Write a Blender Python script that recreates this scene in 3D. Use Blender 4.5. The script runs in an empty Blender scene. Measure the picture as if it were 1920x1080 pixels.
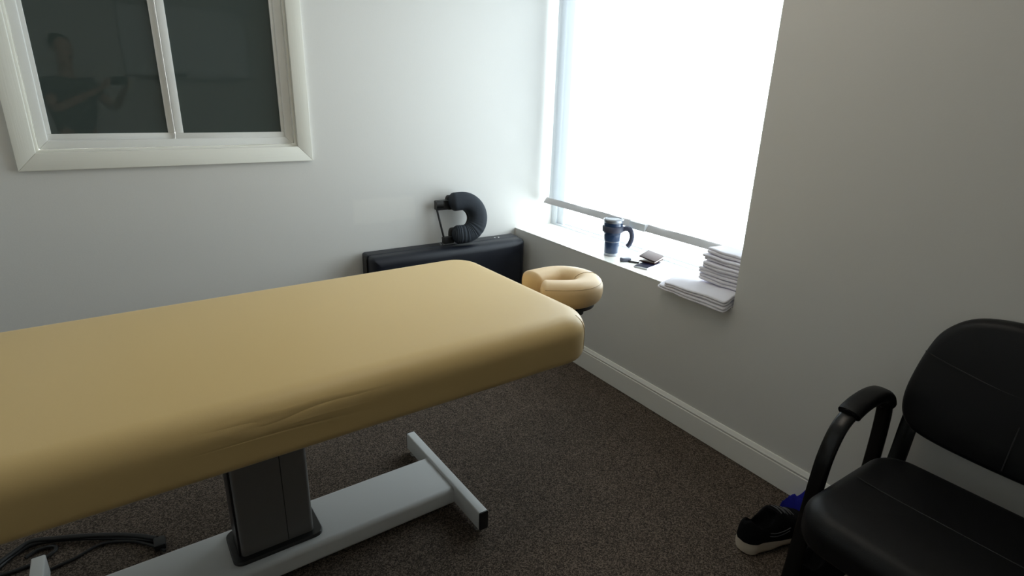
import bpy, bmesh, math, random
from mathutils import Vector, Matrix, noise
PI = math.pi
C = bpy.context.scene.collection
random.seed(7)

# ------------------------------------------------------------------ materials
def mat(name, col, rough=0.5, metal=0.0, spec=0.5, bump=None, sheen=0.0, coat=0.0):
    """bump = (noise scale, strength, distance)"""
    m = bpy.data.materials.new(name); m.use_nodes = True
    nt = m.node_tree; b = nt.nodes['Principled BSDF']
    b.inputs['Base Color'].default_value = (*col, 1)
    b.inputs['Roughness'].default_value = rough
    b.inputs['Metallic'].default_value = metal
    b.inputs['Specular IOR Level'].default_value = spec
    b.inputs['Sheen Weight'].default_value = sheen
    b.inputs['Coat Weight'].default_value = coat
    if bump:
        tc = nt.nodes.new('ShaderNodeTexCoord'); n = nt.nodes.new('ShaderNodeTexNoise')
        n.inputs['Scale'].default_value = bump[0]; n.inputs['Detail'].default_value = 4
        bp = nt.nodes.new('ShaderNodeBump'); bp.inputs['Strength'].default_value = bump[1]
        bp.inputs['Distance'].default_value = bump[2]
        nt.links.new(tc.outputs['Object'], n.inputs['Vector'])
        nt.links.new(n.outputs['Fac'], bp.inputs['Height'])
        nt.links.new(bp.outputs['Normal'], b.inputs['Normal'])
    return m

def wall_mat():
    m = mat('painted_drywall', (0.70, 0.69, 0.665), 0.45, spec=0.35)
    nt = m.node_tree; b = nt.nodes['Principled BSDF']; L = nt.links.new
    g = nt.nodes.new('ShaderNodeNewGeometry')
    n = nt.nodes.new('ShaderNodeTexNoise'); n.inputs['Scale'].default_value = 160; n.inputs['Detail'].default_value = 3
    L(g.outputs['Position'], n.inputs['Vector'])
    bp = nt.nodes.new('ShaderNodeBump'); bp.inputs['Strength'].default_value = 0.12; bp.inputs['Distance'].default_value = 0.002
    L(n.outputs['Fac'], bp.inputs['Height']); L(bp.outputs['Normal'], b.inputs['Normal'])
    # a touched-up patch of slightly lighter paint on the back wall, with ragged edges
    n2 = nt.nodes.new('ShaderNodeTexNoise'); n2.inputs['Scale'].default_value = 18
    L(g.outputs['Position'], n2.inputs['Vector'])
    sx = nt.nodes.new('ShaderNodeSeparateXYZ'); L(g.outputs['Position'], sx.inputs[0])
    def mth(op, a, bv, clamp=False):
        q = nt.nodes.new('ShaderNodeMath'); q.operation = op; q.use_clamp = clamp
        for i, v in enumerate((a, bv)):
            if isinstance(v, (int, float)): q.inputs[i].default_value = v
            else: L(v, q.inputs[i])
        return q.outputs[0]
    jit = mth('MULTIPLY', mth('SUBTRACT', n2.outputs['Fac'], 0.5), 0.03)
    dx = mth('SUBTRACT', 0.185, mth('ABSOLUTE', mth('ADD', sx.outputs['X'], 0.87), 0))
    dz = mth('SUBTRACT', 0.075, mth('ABSOLUTE', mth('SUBTRACT', sx.outputs['Z'], 0.86), 0))
    d = mth('ADD', mth('MINIMUM', dx, dz), jit)
    k = mth('MULTIPLY', d, 60, True)
    yy = mth('GREATER_THAN', sx.outputs['Y'], -0.01)
    k = mth('MULTIPLY', k, yy)
    mx = nt.nodes.new('ShaderNodeMix'); mx.data_type = 'RGBA'
    mx.inputs[6].default_value = (0.70, 0.69, 0.665, 1); mx.inputs[7].default_value = (0.735, 0.722, 0.69, 1)
    L(k, mx.inputs[0]); L(mx.outputs[2], b.inputs['Base Color'])
    return m

def carpet_mat():
    m = mat('speckled_carpet', (0.05, 0.045, 0.04), 0.95, spec=0.1)
    nt = m.node_tree; b = nt.nodes['Principled BSDF']; L = nt.links.new
    g = nt.nodes.new('ShaderNodeNewGeometry')
    v = nt.nodes.new('ShaderNodeTexVoronoi'); v.inputs['Scale'].default_value = 270
    n0 = nt.nodes.new('ShaderNodeTexNoise'); n0.inputs['Scale'].default_value = 330; n0.inputs['Detail'].default_value = 2
    n1 = nt.nodes.new('ShaderNodeTexNoise'); n1.inputs['Scale'].default_value = 9; n1.inputs['Detail'].default_value = 3
    for q in (v, n0, n1): L(g.outputs['Position'], q.inputs['Vector'])
    r = nt.nodes.new('ShaderNodeValToRGB'); r.color_ramp.interpolation = 'LINEAR'
    e = r.color_ramp.elements
    e[0].position = 0.22; e[0].color = (0.028, 0.022, 0.018, 1)
    e[1].position = 0.82; e[1].color = (0.24, 0.185, 0.145, 1)
    x = e.new(0.5); x.color = (0.088, 0.070, 0.057, 1)
    mixv = nt.nodes.new('ShaderNodeMix'); mixv.data_type = 'FLOAT'; mixv.inputs[0].default_value = 0.5
    sep = nt.nodes.new('ShaderNodeSeparateColor'); L(v.outputs['Color'], sep.inputs[0])
    L(sep.outputs[0], mixv.inputs[2]); L(n0.outputs['Fac'], mixv.inputs[3])
    L(mixv.outputs[0], r.inputs[0])
    hs = nt.nodes.new('ShaderNodeHueSaturation'); L(r.outputs[0], hs.inputs['Color'])
    mr = nt.nodes.new('ShaderNodeMapRange'); mr.inputs['To Min'].default_value = 0.85; mr.inputs['To Max'].default_value = 1.2
    L(n1.outputs['Fac'], mr.inputs[0]); L(mr.outputs[0], hs.inputs['Value'])
    L(hs.outputs[0], b.inputs['Base Color'])
    bp = nt.nodes.new('ShaderNodeBump'); bp.inputs['Strength'].default_value = 0.8; bp.inputs['Distance'].default_value = 0.004
    L(mixv.outputs[0], bp.inputs['Height']); L(bp.outputs['Normal'], b.inputs['Normal'])
    return m

def grain_mat(name, col, axis):
    m = mat(name, col, 0.5, spec=0.4)
    nt = m.node_tree; b = nt.nodes['Principled BSDF']; L = nt.links.new
    g = nt.nodes.new('ShaderNodeNewGeometry'); mp = nt.nodes.new('ShaderNodeMapping')
    mp.inputs['Scale'].default_value = (6, 60, 230) if axis == 'x' else (230, 60, 6)
    L(g.outputs['Position'], mp.inputs[0])
    n = nt.nodes.new('ShaderNodeTexNoise'); n.inputs['Scale'].default_value = 1.0; n.inputs['Detail'].default_value = 3
    L(mp.outputs[0], n.inputs['Vector'])
    bp = nt.nodes.new('ShaderNodeBump'); bp.inputs['Strength'].default_value = 0.5; bp.inputs['Distance'].default_value = 0.0008
    L(n.outputs['Fac'], bp.inputs['Height']); L(bp.outputs['Normal'], b.inputs['Normal'])
    return m

def shade_mat():
    """woven roller shade cloth: part open weave, part light-diffusing yarn"""
    m = bpy.data.materials.new('shade_cloth'); m.use_nodes = True
    nt = m.node_tree; nt.nodes.clear(); L = nt.links.new
    o = nt.nodes.new('ShaderNodeOutputMaterial')
    tr = nt.nodes.new('ShaderNodeBsdfTransparent'); tr.inputs[0].default_value = (1, 1, 1, 1)
    tl = nt.nodes.new('ShaderNodeBsdfTranslucent'); tl.inputs[0].default_value = (0.19, 0.205, 0.22, 1)
    df = nt.nodes.new('ShaderNodeBsdfDiffuse'); df.inputs[0].default_value = (0.80, 0.81, 0.83, 1)
    a = nt.nodes.new('ShaderNodeMixShader'); a.inputs[0].default_value = 0.45
    L(tl.outputs[0], a.inputs[1]); L(df.outputs[0], a.inputs[2])
    c = nt.nodes.new('ShaderNodeMixShader')      # the open weave closes up when looked through at a slant
    lw = nt.nodes.new('ShaderNodeLayerWeight'); lw.inputs[0].default_value = 0.5
    mr = nt.nodes.new('ShaderNodeMapRange'); iv = nt.nodes.new('ShaderNodeMath'); iv.operation = 'SUBTRACT'; iv.inputs[0].default_value = 1.0; L(lw.outputs['Facing'], iv.inputs[1])
    pw = nt.nodes.new('ShaderNodeMath'); pw.operation = 'POWER'; pw.inputs[1].default_value = 2.0; L(iv.outputs[0], pw.inputs[0])
    mr.inputs['To Min'].default_value = 1.0; mr.inputs['To Max'].default_value = 0.38
    L(pw.outputs[0], mr.inputs[0]); L(mr.outputs[0], c.inputs[0])
    L(tr.outputs[0], c.inputs[1]); L(a.outputs[0], c.inputs[2])
    L(c.outputs[0], o.inputs[0])
    return m

def glass_mat():
    m = bpy.data.materials.new('clear_glass'); m.use_nodes = True
    nt = m.node_tree; nt.nodes.clear(); L = nt.links.new
    o = nt.nodes.new('ShaderNodeOutputMaterial')
    tr = nt.nodes.new('ShaderNodeBsdfTransparent'); tr.inputs[0].default_value = (0.93, 0.96, 0.96, 1)
    gl = nt.nodes.new('ShaderNodeBsdfGlossy'); gl.inputs['Roughness'].default_value = 0.02
    x = nt.nodes.new('ShaderNodeMixShader'); x.inputs[0].default_value = 0.05; L(tr.outputs[0], x.inputs[1]); L(gl.outputs[0], x.inputs[2])
    L(x.outputs[0], o.inputs[0])
    return m

M = dict(
    wall=wall_mat(), carpet=carpet_mat(), shade=shade_mat(), glass=glass_mat(),
    ceiling=mat('ceiling_paint', (0.88, 0.87, 0.84), 0.8),
    trim=mat('white_trim_paint', (0.84, 0.83, 0.79), 0.35),
    vinyl=mat('white_vinyl', (0.80, 0.80, 0.78), 0.35),
    casing_h=grain_mat('grained_casing_h', (0.84, 0.83, 0.76), 'x'),
    casing_v=grain_mat('grained_casing_v', (0.84, 0.83, 0.76), 'z'),
    dim_pane=mat('dim_room_glass', (0.046, 0.061, 0.056), 0.02, spec=0.5, coat=0.0),  # opaque pane; the dimness of the room behind is put into its colour
    metal_frame=mat('window_aluminium', (0.62, 0.66, 0.70), 0.45, metal=0.0),
    hem=mat('shade_hem', (0.50, 0.48, 0.48), 0.6),
    cream=mat('cream_vinyl', (0.66, 0.47, 0.20), 0.42, spec=0.45, bump=(420, 0.12, 0.001), sheen=0.1),
    cream2=mat('cream_headrest_vinyl', (0.74, 0.53, 0.29), 0.42, spec=0.45, bump=(420, 0.12, 0.001)),
    seam=mat('tan_stitching', (0.36, 0.23, 0.10), 0.8),
    white_steel=mat('white_powder_coat', (0.72, 0.73, 0.73), 0.35, bump=(900, 0.08, 0.0005)),
    column=mat('grey_column', (0.20, 0.195, 0.19), 0.38, metal=0.3),
    black_plastic=mat('black_plastic', (0.012, 0.012, 0.013), 0.4),
    chrome=mat('chrome', (0.7, 0.7, 0.7), 0.2, metal=1.0),
    black_vinyl=mat('black_vinyl', (0.008, 0.010, 0.017), 0.42, spec=0.35, bump=(500, 0.15, 0.001)),
    dark_cloth=mat('charcoal_cover', (0.026, 0.032, 0.042), 0.75, spec=0.3, bump=(60, 0.2, 0.004)),
    leather=mat('black_leather', (0.005, 0.005, 0.006), 0.45, spec=0.28, bump=(350, 0.25, 0.001)),
    leather_seam=mat('leather_seam', (0.016, 0.016, 0.017), 0.5),
    chair_frame=mat('black_gloss_steel', (0.004, 0.004, 0.004), 0.25, spec=0.35),
    navy=mat('navy_enamel', (0.018, 0.045, 0.11), 0.3, spec=0.5, coat=0.3),
    navy_grip=mat('navy_grip', (0.045, 0.05, 0.085), 0.5),
    steel=mat('brushed_steel', (0.36, 0.38, 0.42), 0.35, metal=0.9),
    lid=mat('smoky_lid', (0.16, 0.17, 0.19), 0.35),
    phone_glass=mat('phone_screen', (0.008, 0.008, 0.02), 0.5, spec=0.02),
    silver=mat('silver_edge', (0.55, 0.56, 0.58), 0.3, metal=0.7),
    wallet=mat('brown_leather', (0.030, 0.015, 0.014), 0.6, spec=0.15, bump=(200, 0.2, 0.001)),
    card=mat('card_white', (0.6, 0.55, 0.5), 0.5),
    fob=mat('grey_fob', (0.10, 0.11, 0.15), 0.45),
    towel=mat('white_terry', (0.80, 0.78, 0.84), 0.95, spec=0.1, bump=(500, 0.5, 0.002), sheen=0.2),
    blue=mat('royal_blue_cloth', (0.015, 0.02, 0.42), 0.8, bump=(80, 0.3, 0.003)),
    shoe=mat('black_mesh_upper', (0.005, 0.005, 0.006), 0.9, spec=0.12, bump=(700, 0.5, 0.001)),
    shoe_in=mat('shoe_lining', (0.006, 0.006, 0.007), 0.9, spec=0.1),
    sole=mat('dirty_white_sole', (0.62, 0.54, 0.44), 0.6, bump=(60, 0.3, 0.003)),
    stripe=mat('grey_stripe', (0.09, 0.09, 0.10), 0.4),
    rubber=mat('black_rubber', (0.008, 0.008, 0.009), 0.5),
    board=mat('whiteboard_gloss', (0.75, 0.78, 0.80), 0.2),
    board_frame=mat('whiteboard_frame', (0.35, 0.35, 0.36), 0.35, metal=0.7),
    marker_r=mat('marker_dark', (0.03, 0.03, 0.04), 0.5),
)

M['dim_pane'].node_tree.nodes['Principled BSDF'].inputs['IOR'].default_value = 1.95

# ------------------------------------------------------------------ helpers
def link(o): C.objects.link(o); return o
def base_of(parent):
    p = parent
    while p and p.parent: p = p.parent
    return p
def part(name, bm, m, parent=None, local=False, smooth=True, loc=None, angle=40, recalc=True):
    """one mesh object. verts are world coords unless local; child meshes are shifted by the root's location"""
    if recalc: bmesh.ops.recalc_face_normals(bm, faces=bm.faces)
    off = None
    if parent is not None and not local: off = Vector(base_of(parent).location)
    elif loc is not None: off = Vector(loc)
    if off is not None: bmesh.ops.translate(bm, verts=bm.verts, vec=-off)
    me = bpy.data.meshes.new(name); bm.to_mesh(me); bm.free()
    if m: me.materials.append(m)
    if smooth:
        for p in me.polygons: p.use_smooth = True
        try: me.set_sharp_from_angle(angle=math.radians(angle))
        except Exception: pass
    o = bpy.data.objects.new(name, me); link(o)
    if parent is not None: o.parent = parent
    elif loc is not None: o.location = loc
    return o
def thing(name, label, cat, loc=(0, 0, 0), rz=0, group=None):
    o = bpy.data.objects.new(name, None); link(o)
    o.empty_display_size = 0.05
    o.location = loc; o.rotation_euler = (0, 0, rz); tag(o, label, cat, group); return o
def tag(o, label, cat, group=None):
    o['label'] = label; o['category'] = cat
    if group: o['group'] = group
    return o
def struct(name, bm, m, **k):
    o = part(name, bm, m, **k); o['kind'] = 'structure'; return o

def add_box(bm, lo, hi, bev=0.0, seg=2):
    cx = [(a + b) / 2 for a, b in zip(lo, hi)]; s = [abs(b - a) for a, b in zip(lo, hi)]
    t = bmesh.new(); bmesh.ops.create_cube(t, size=1)
    bmesh.ops.scale(t, vec=s, verts=t.verts); 
    if bev > 0:
        bmesh.ops.bevel(t, geom=t.edges[:], offset=bev, segments=seg, profile=0.5, affect='EDGES')
    bmesh.ops.translate(t, vec=cx, verts=t.verts); merge(bm, t); return bm
def merge(bm, t, mtx=None):
    vs = {}
    for v in t.verts: vs[v] = bm.verts.new(mtx @ v.co if mtx else v.co)
    for f in t.faces:
        try: bm.faces.new([vs[v] for v in f.verts])
        except ValueError: pass
    t.free()
def box(lo, hi, bev=0.0, seg=2):
    return add_box(bmesh.new(), lo, hi, bev, seg)
def loft(bm, rings, closed=True, cap0=True, cap1=True):
    R = [[bm.verts.new(p) for p in r] for r in rings]
    n = len(R[0])
    for a, b in zip(R[:-1], R[1:]):
        for i in range(n if closed else n - 1):
            j = (i + 1) % n
            bm.faces.new((a[i], a[j], b[j], b[i]))
    if cap0: bm.faces.new(list(reversed(R[0])))
    if cap1: bm.faces.new(R[-1])
    return bm
def smooth_path(pts, sub=6, closed=False):
    P = [Vector(p) for p in pts]; out = []; n = len(P)
    rng = range(n) if closed else range(n - 1)
    for i in rng:
        p0 = P[(i - 1) % n] if (closed or i > 0) else P[0]*2 - P[1]
        p1 = P[i]; p2 = P[(i + 1) % n]
        p3 = P[(i + 2) % n] if (closed or i + 2 < n) else P[-1]*2 - P[-2]
        for k in range(sub):
            t = k / sub
            out.append(0.5 * ((2 * p1) + (p2 - p0) * t + (2 * p0 - 5 * p1 + 4 * p2 - p3) * t * t + (3 * p1 - p0 - 3 * p2 + p3) * t ** 3))
    if not closed: out.append(P[-1])
    return out
def tube(bm, pts, r, n=10, up=None, flat=None, rr=None):
    """sweep; flat=(w,h,corner exponent) gives a superelliptic section with w along 'up' x tangent"""
    P = [Vector(p) for p in pts]; rings = []
    N = None
    for i, p in enumerate(P):
        t = (P[min(i + 1, len(P) - 1)] - P[max(i - 1, 0)]).normalized()
        if up is not None: b = Vector(up).normalized(); nn = b.cross(t).normalized()
        else:
            if N is None:
                a = Vector((0, 0, 1)) if abs(t.z) < 0.9 else Vector((1, 0, 0)); N = (a - t * a.dot(t)).normalized()
            else: N = (N - t * N.dot(t)).normalized()
            nn = N; b = t.cross(nn)
        ring = []
        for k in range(n):
            a = 2 * PI * k / n; c, s = math.cos(a), math.sin(a)
            if flat:
                w, h, e = flat
                c = math.copysign(abs(c) ** (2 / e), c) * w / 2; s = math.copysign(abs(s) ** (2 / e), s) * h / 2
                ring.append(p + b * c + nn * s)
            else:
                q = rr[i] if rr else r
                ring.append(p + (b * c + nn * s) * q)
        rings.append(ring)
    return loft(bm, rings)
def lathe(bm, prof, cen, n=40, mtx=None, k=1.0):
    prof = [(r * k, z) for r, z in prof]
    rings = []
    for r, z in prof:
        ring = []
        for k in range(n):
            a = 2 * PI * k / n
            v = Vector((r * math.cos(a), r * math.sin(a), z))
            ring.append((mtx @ v if mtx else v) + Vector(cen))
        rings.append(ring)
    return loft(bm, rings)
def rrect(hx, hy, r, n=8):
    """rounded rectangle outline, ccw"""
    r = max(min(r, hx - 1e-4, hy - 1e-4), 1e-4); out = []
    for cx, cy, a0 in ((hx - r, hy - r, 0), (-hx + r, hy - r, 90), (-hx + r, -hy + r, 180), (hx - r, -hy + r, 270)):
        for k in range(n + 1):
            a = math.radians(a0 + 90 * k / n); out.append((cx + r * math.cos(a), cy + r * math.sin(a)))
    return out
def slab(hx, hy, rp, z0, z1, rt, rb, crown=0.0, cen=(0, 0), n=8, m=7, dense=1):
    """cushion-like slab: rounded in plan (rp) with rounded top (rt) and bottom (rb) edges"""
    bm = bmesh.new(); prof = []
    for k in range(m + 1):
        a = PI / 2 * k / m; prof.append((rb * (1 - math.sin(a)), z0 + rb * (1 - math.cos(a))))
    for k in range(1, 5): prof.append((0, z0 + rb + (z1 - rt - z0 - rb) * k / 5))
    for k in range(m + 1):
        a = PI / 2 * k / m; prof.append((rt * (1 - math.cos(a)), z1 - rt + rt * math.sin(a)))
    rings = []
    def ring(d, z):
        pts = rrect(hx - d, hy - d, rp - d if rp - d > 0.004 else 0.004, n)
        return [(cen[0] + x, cen[1] + y, z) for x, y in pts]
    for d, z in prof: rings.append(ring(d, z))
    hm = min(hx, hy) - rt; last = prof[-1]
    for k in range(1, 9):
        q = k / 9; rings.append(ring(rt + hm * q, z1 + crown * (1 - (1 - q) ** 2)))
    loft(bm, rings); return bm
def edge_tube(pts, r, n=8):
    return tube(bmesh.new(), pts, r, n)

def crease(m):
    """stretch creases pressed into the vinyl low on the near side of the table"""
    nt = m.node_tree; b = nt.nodes['Principled BSDF']; L = nt.links.new
    tc = nt.nodes.new('ShaderNodeTexCoord')
    mp = nt.nodes.new('ShaderNodeMapping'); mp.inputs['Rotation'].default_value = (0, math.radians(-7), 0); mp.inputs['Scale'].default_value = (1.6, 1.6, 24)
    L(tc.outputs['Object'], mp.inputs[0])
    n = nt.nodes.new('ShaderNodeTexNoise'); n.inputs['Scale'].default_value = 1.0; n.inputs['Detail'].default_value = 1.0; n.inputs['Distortion'].default_value = 0.6
    L(mp.outputs[0], n.inputs['Vector'])
    m2 = nt.nodes.new('ShaderNodeMapping'); m2.inputs['Location'].default_value = (0, .43 / .16, -.755 / .060)
    m2.inputs['Scale'].default_value = (1 / .32, 1 / .16, 1 / .060); L(tc.outputs['Object'], m2.inputs[0])
    g = nt.nodes.new('ShaderNodeTexGradient'); g.gradient_type = 'QUADRATIC_SPHERE'; L(m2.outputs[0], g.inputs[0])
    r = nt.nodes.new('ShaderNodeValToRGB'); e = r.color_ramp.elements
    e[0].position = 0.40; e[0].color = (1, 1, 1, 1); e[1].position = 0.60; e[1].color = (1, 1, 1, 1)
    q = e.new(0.5); q.color = (0, 0, 0, 1); L(n.outputs['Fac'], r.inputs[0])
    mu = nt.nodes.new('ShaderNodeMath'); mu.operation = 'MULTIPLY'; L(r.outputs[0], mu.inputs[0]); L(g.outputs['Fac'], mu.inputs[1])
    bp = nt.nodes.new('ShaderNodeBump'); bp.inputs['Strength'].default_value = 0.7; bp.inputs['Distance'].default_value = 0.008
    old = b.inputs['Normal'].links[0].from_node
    L(mu.outputs[0], bp.inputs['Height']); L(bp.outputs[0], old.inputs['Normal'])
crease(M['cream'])

# ------------------------------------------------------------------ camera
cam_d = bpy.data.cameras.new('camera'); cam = link(bpy.data.objects.new('camera', cam_d))
F, YAW, PIT, ROL = 1071.73, math.radians(33.773), math.radians(19.020), math.radians(1.701)
cam_d.sensor_width = 36; cam_d.lens = 36 * F / 1920; cam_d.clip_start = 0.02
fw = Vector((math.sin(YAW) * math.cos(PIT), math.cos(YAW) * math.cos(PIT), -math.sin(PIT)))
rt_ = Vector((math.cos(YAW), -math.sin(YAW), 0)); up_ = rt_.cross(fw)
r2 = math.cos(ROL) * rt_ + math.sin(ROL) * up_; u2 = -math.sin(ROL) * rt_ + math.cos(ROL) * up_
mw = Matrix((r2, u2, -fw)).transposed().to_4x4(); mw.translation = Vector((-2.012, -2.992, 1.5))
cam.matrix_world = mw
bpy.context.scene.camera = cam

# ------------------------------------------------------------------ room shell (corner of the two walls = origin)
X0, Y0, ZC = -3.30, -4.60, 2.70            # far extents
SZ, NY, NT = 0.668, -1.646, 2.40         # niche sill height, right jamb, head
struct('floor', box((X0 - .15, Y0 - .15, -.1), (0.345, 0.2, 0)), M['carpet'], smooth=False)
struct('ceiling', box((X0 - .15, Y0 - .15, ZC), (0.345, 0.2, ZC + .1)), M['ceiling'], smooth=False)
# back wall with the opening for the interior window (hidden fields of boxes share faces end to end)
WX0, WX1, WZ0, WZ1 = -2.318, -1.308, 1.213, 2.19
bm = bmesh.new()
add_box(bm, (X0, 0, 0), (WX0, 0.2, ZC)); add_box(bm, (WX1, 0, 0), (0.345, 0.2, ZC))
add_box(bm, (WX0, 0, 0), (WX1, 0.2, WZ0)); add_box(bm, (WX0, 0, WZ1), (WX1, 0.2, ZC))
struct('wall_back', bm, M['wall'], smooth=False)
bm = bmesh.new()
def add_boxb(lo, hi): add_box(bm, lo, hi)
add_boxb((0, NY, 0), (0.345, 0, SZ)); add_boxb((0, NY, NT), (0.345, 0, ZC)); add_boxb((0, Y0, 0), (0.345, NY, ZC))
struct('wall_right', bm, M['wall'], smooth=False)
struct('wall_left', box((X0 - .15, Y0, 0), (X0, 0.2, ZC)), M['wall'], smooth=False)
struct('wall_front', box((X0 - .15, Y0 - .15, 0), (0.345, Y0, ZC)), M['wall'], smooth=False)

def baseboard(name, p0, p1, nrm):
    """profile extruded from p0 to p1; nrm points into the room"""
    prof = [(0, .004), (.014, .004), (.014, .104), (.0115, .107), (.0115, .111), (.0135, .113), (.0135, .117), (.009, .124), (.007, .131), (.005, .134), (0, .134)]
    rings = []
    for p in (p0, p1): rings.append([(p[0] + nrm[0] * d, p[1] + nrm[1] * d, z) for d, z in prof])
    b = bmesh.new(); loft(b, rings)
    struct(name, b, M['trim'], angle=20)
baseboard('baseboard_right', (0, Y0, 0), (0, -0.001, 0), (-1, 0))
baseboard('baseboard_back', (X0, 0, 0), (-0.016, 0, 0), (0, -1))
baseboard('baseboard_left', (X0, Y0, 0), (X0, 0, 0), (1, 0))
baseboard('baseboard_front', (X0, Y0, 0), (0, Y0, 0), (0, 1))

# ------------------------------------------------------------------ interior window in the back wall
def mitred(name_h, name_v, outer, inner, y0, y1, mh, mv, parent, bev=0.003):
    ox0, oz0, ox1, oz1 = outer; ix0, iz0, ix1, iz1 = inner
    for nm, q, m_ in ((name_h, [(ox0, oz0), (ox1, oz0), (ix1, iz0), (ix0, iz0)], mh), (name_h, [(ix0, iz1), (ix1, iz1), (ox1, oz1), (ox0, oz1)], mh),
                      (name_v, [(ox0, oz0), (ix0, iz0), (ix0, iz1), (ox0, oz1)], mv), (name_v, [(ix1, iz0), (ox1, oz0), (ox1, oz1), (ix1, iz1)], mv)):
        b = bmesh.new(); loft(b, [[(x, y0, z) for x, z in q], [(x, y1, z) for x, z in q]])
        bmesh.ops.bevel(b, geom=b.edges[:], offset=bev, segments=2, profile=0.5, affect='EDGES')
        part(nm, b, m_, parent)
def dpt(v0, Y, c): return c + (v0 - c) * (2.992 + Y) / 2.992   # a point seen at v0 on the wall plane, moved back to depth Y
w1 = bpy.data.objects.new('window_1', None); link(w1); w1.location = (-1.81, 0, 1.143); w1['kind'] = 'structure'
mitred('casing', 'casing', (-2.385, 1.143, -1.241, 2.26), (-2.318, 1.213, -1.308, 2.19), -0.018, 0.0, M['casing_h'], M['casing_v'], w1)
# thin jamb lining
mitred('jamb', 'jamb', (-2.318, 1.213, -1.308, 2.19), (-2.310, 1.221, -1.316, 2.182), 0.004, 0.05, M['casing_h'], M['casing_v'], w1, 0.0005)
Yf = 0.028
fx0, fx1, fz0 = -2.308, -1.318, 1.223
ix0, ix1, iz0 = dpt(-2.273, Yf, -2.012), dpt(-1.360, Yf, -2.012), dpt(1.258, Yf, 1.5)
mitred('frame', 'frame', (fx0, fz0, fx1, 2.18), (ix0, iz0, ix1, 2.145), Yf - 0.004, 0.075, M['vinyl'], M['vinyl'], w1)
Yr, Yl = 0.040, 0.056      # right sash in front, left sash behind
def sash(nm, x0, x1, z0, gx0, gx1, gz0, Y):
    b = bmesh.new()
    z1, gz1 = 2.14, 2.11
    add_box(b, (x0, Y - .008, z0), (x1, Y + .008, gz0), .002); add_box(b, (x0, Y - .008, gz1), (x1, Y + .008, z1), .002)
    add_box(b, (x0, Y - .008, gz0), (gx0, Y + .008, gz1), .002); add_box(b, (gx1, Y - .008, gz0), (x1, Y + .008, gz1), .002)
    s = part(nm, b, M['vinyl'], w1)
    g = part('pane', box((gx0 - .003, Y + .0, gz0 - .003), (gx1 + .003, Y + .006, gz1 + .003)), M['dim_pane'], s, smooth=False)
    return s
cx, cz = -2.012, 1.5
sash('sash', dpt(-2.275, Yl, cx), dpt(-1.822, Yl, cx), iz0 - .002, dpt(-2.256, Yl, cx), dpt(-1.849, Yl, cx), dpt(1.285, Yl, cz), Yl)
sash('sash', dpt(-1.822, Yr, cx), dpt(-1.362, Yr, cx), iz0 - .002, dpt(-1.790, Yr, cx), dpt(-1.377, Yr, cx), dpt(1.283, Yr, cz), Yr)

# ------------------------------------------------------------------ exterior window
w2 = bpy.data.objects.new('window_2', None); link(w2); w2.location = (0.31, -0.82, SZ); w2['kind'] = 'structure'
b = bmesh.new()
xa, xb = 0.285, 0.345
add_box(b, (xa, -0.052, SZ), (xb, -0.0005, NT), .002); add_box(b, (xa, NY + .0005, SZ), (xb, NY + .052, NT), .002)
add_box(b, (xa, NY + .052, SZ), (xb, -0.052, SZ + .013), .002); add_box(b, (xa, NY + .052, NT - .05), (xb, -0.052, NT), .002)
part('frame', b, M['metal_frame'], w2)
b = bmesh.new()
add_box(b, (xa + .012, -0.116, SZ + .013), (xb - .01, -0.052, NT - .05), .002); add_box(b, (xa + .018, NY + .052, SZ + .018), (xb - .01, NY + .078, NT - .05), .002)
add_box(b, (xa + .03, NY + .078, SZ + .013), (xb - .01, -0.116, SZ + .02), .002)
part('glazing_bead', b, M['metal_frame'], w2)
part('pane', box((0.318, NY + .06, SZ + .014), (0.324, -0.10, NT - .04)), M['glass'], w2, smooth=False)
part('sill', box((-.0015, NY + .0005, SZ - .004), (xa, -0.0005, SZ + .0015), .001, 1), M['trim'], w2)

# roller shade
rs = thing('roller_shade', 'white translucent roller shade hanging over the bright window, pulled almost to the sill', 'window shade', (0.22, -0.84, NT - .03))
b = bmesh.new()
yl, yr = -0.058, NY + 0.012
pts = [(0.222, NT - .07), (0.222, 1.4), (0.221, 1.0), (0.218, .87), (0.214, .856)]
rows = []
for x, z in pts:
    rows.append([(x + 0.0012 * math.sin(k * 1.3 + z * 5), yl + (yr - yl) * k / 24 + (0.002 * math.sin(z * 6) if k in (0, 24) else 0), z) for k in range(25)])
loft(b, rows, closed=False, cap0=False, cap1=False)
part('shade_cloth', b, M['shade'], rs)
b = bmesh.new()
loft(b, [[(0.214, y, .856), (0.217, y, .857), (0.194, y - .0, .822), (0.190, y, .823)] for y in (-0.035, yr + .002)])
hb = part('hem_bar', b, M['hem'], rs)
b = bmesh.new(); add_box(b, (0.187, -0.934, .819), (0.216, -0.820, .859), .002)
part('hem_clip', b, M['board'], rs)
b = bmesh.new(); tube(b, [(0.235, -0.03, NT - .035), (0.235, NY + .01, NT - .035)], .022, 20)
part('roller_tube', b, M['trim'], rs)

# ------------------------------------------------------------------ massage table
TA = math.radians(1.9)
mt = thing('massage_table', 'tan padded massage table on a grey lifting column with white steel base', 'massage table', (-1.80, -1.308, 0), TA)
def table_cushion():
    return slab(0.980, 0.433, 0.135, 0.648, 0.808, 0.070, 0.030, crown=0.003, n=14, m=10)
bmc = table_cushion()
bmesh.ops.transform(bmc, matrix=Matrix.Rotation(math.radians(.5), 4, 'Z') @ Matrix.Translation((0.03, 0.010, 0)), verts=bmc.verts)
cushion = part('cushion', bmc, M['cream'], mt, local=True)
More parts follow.
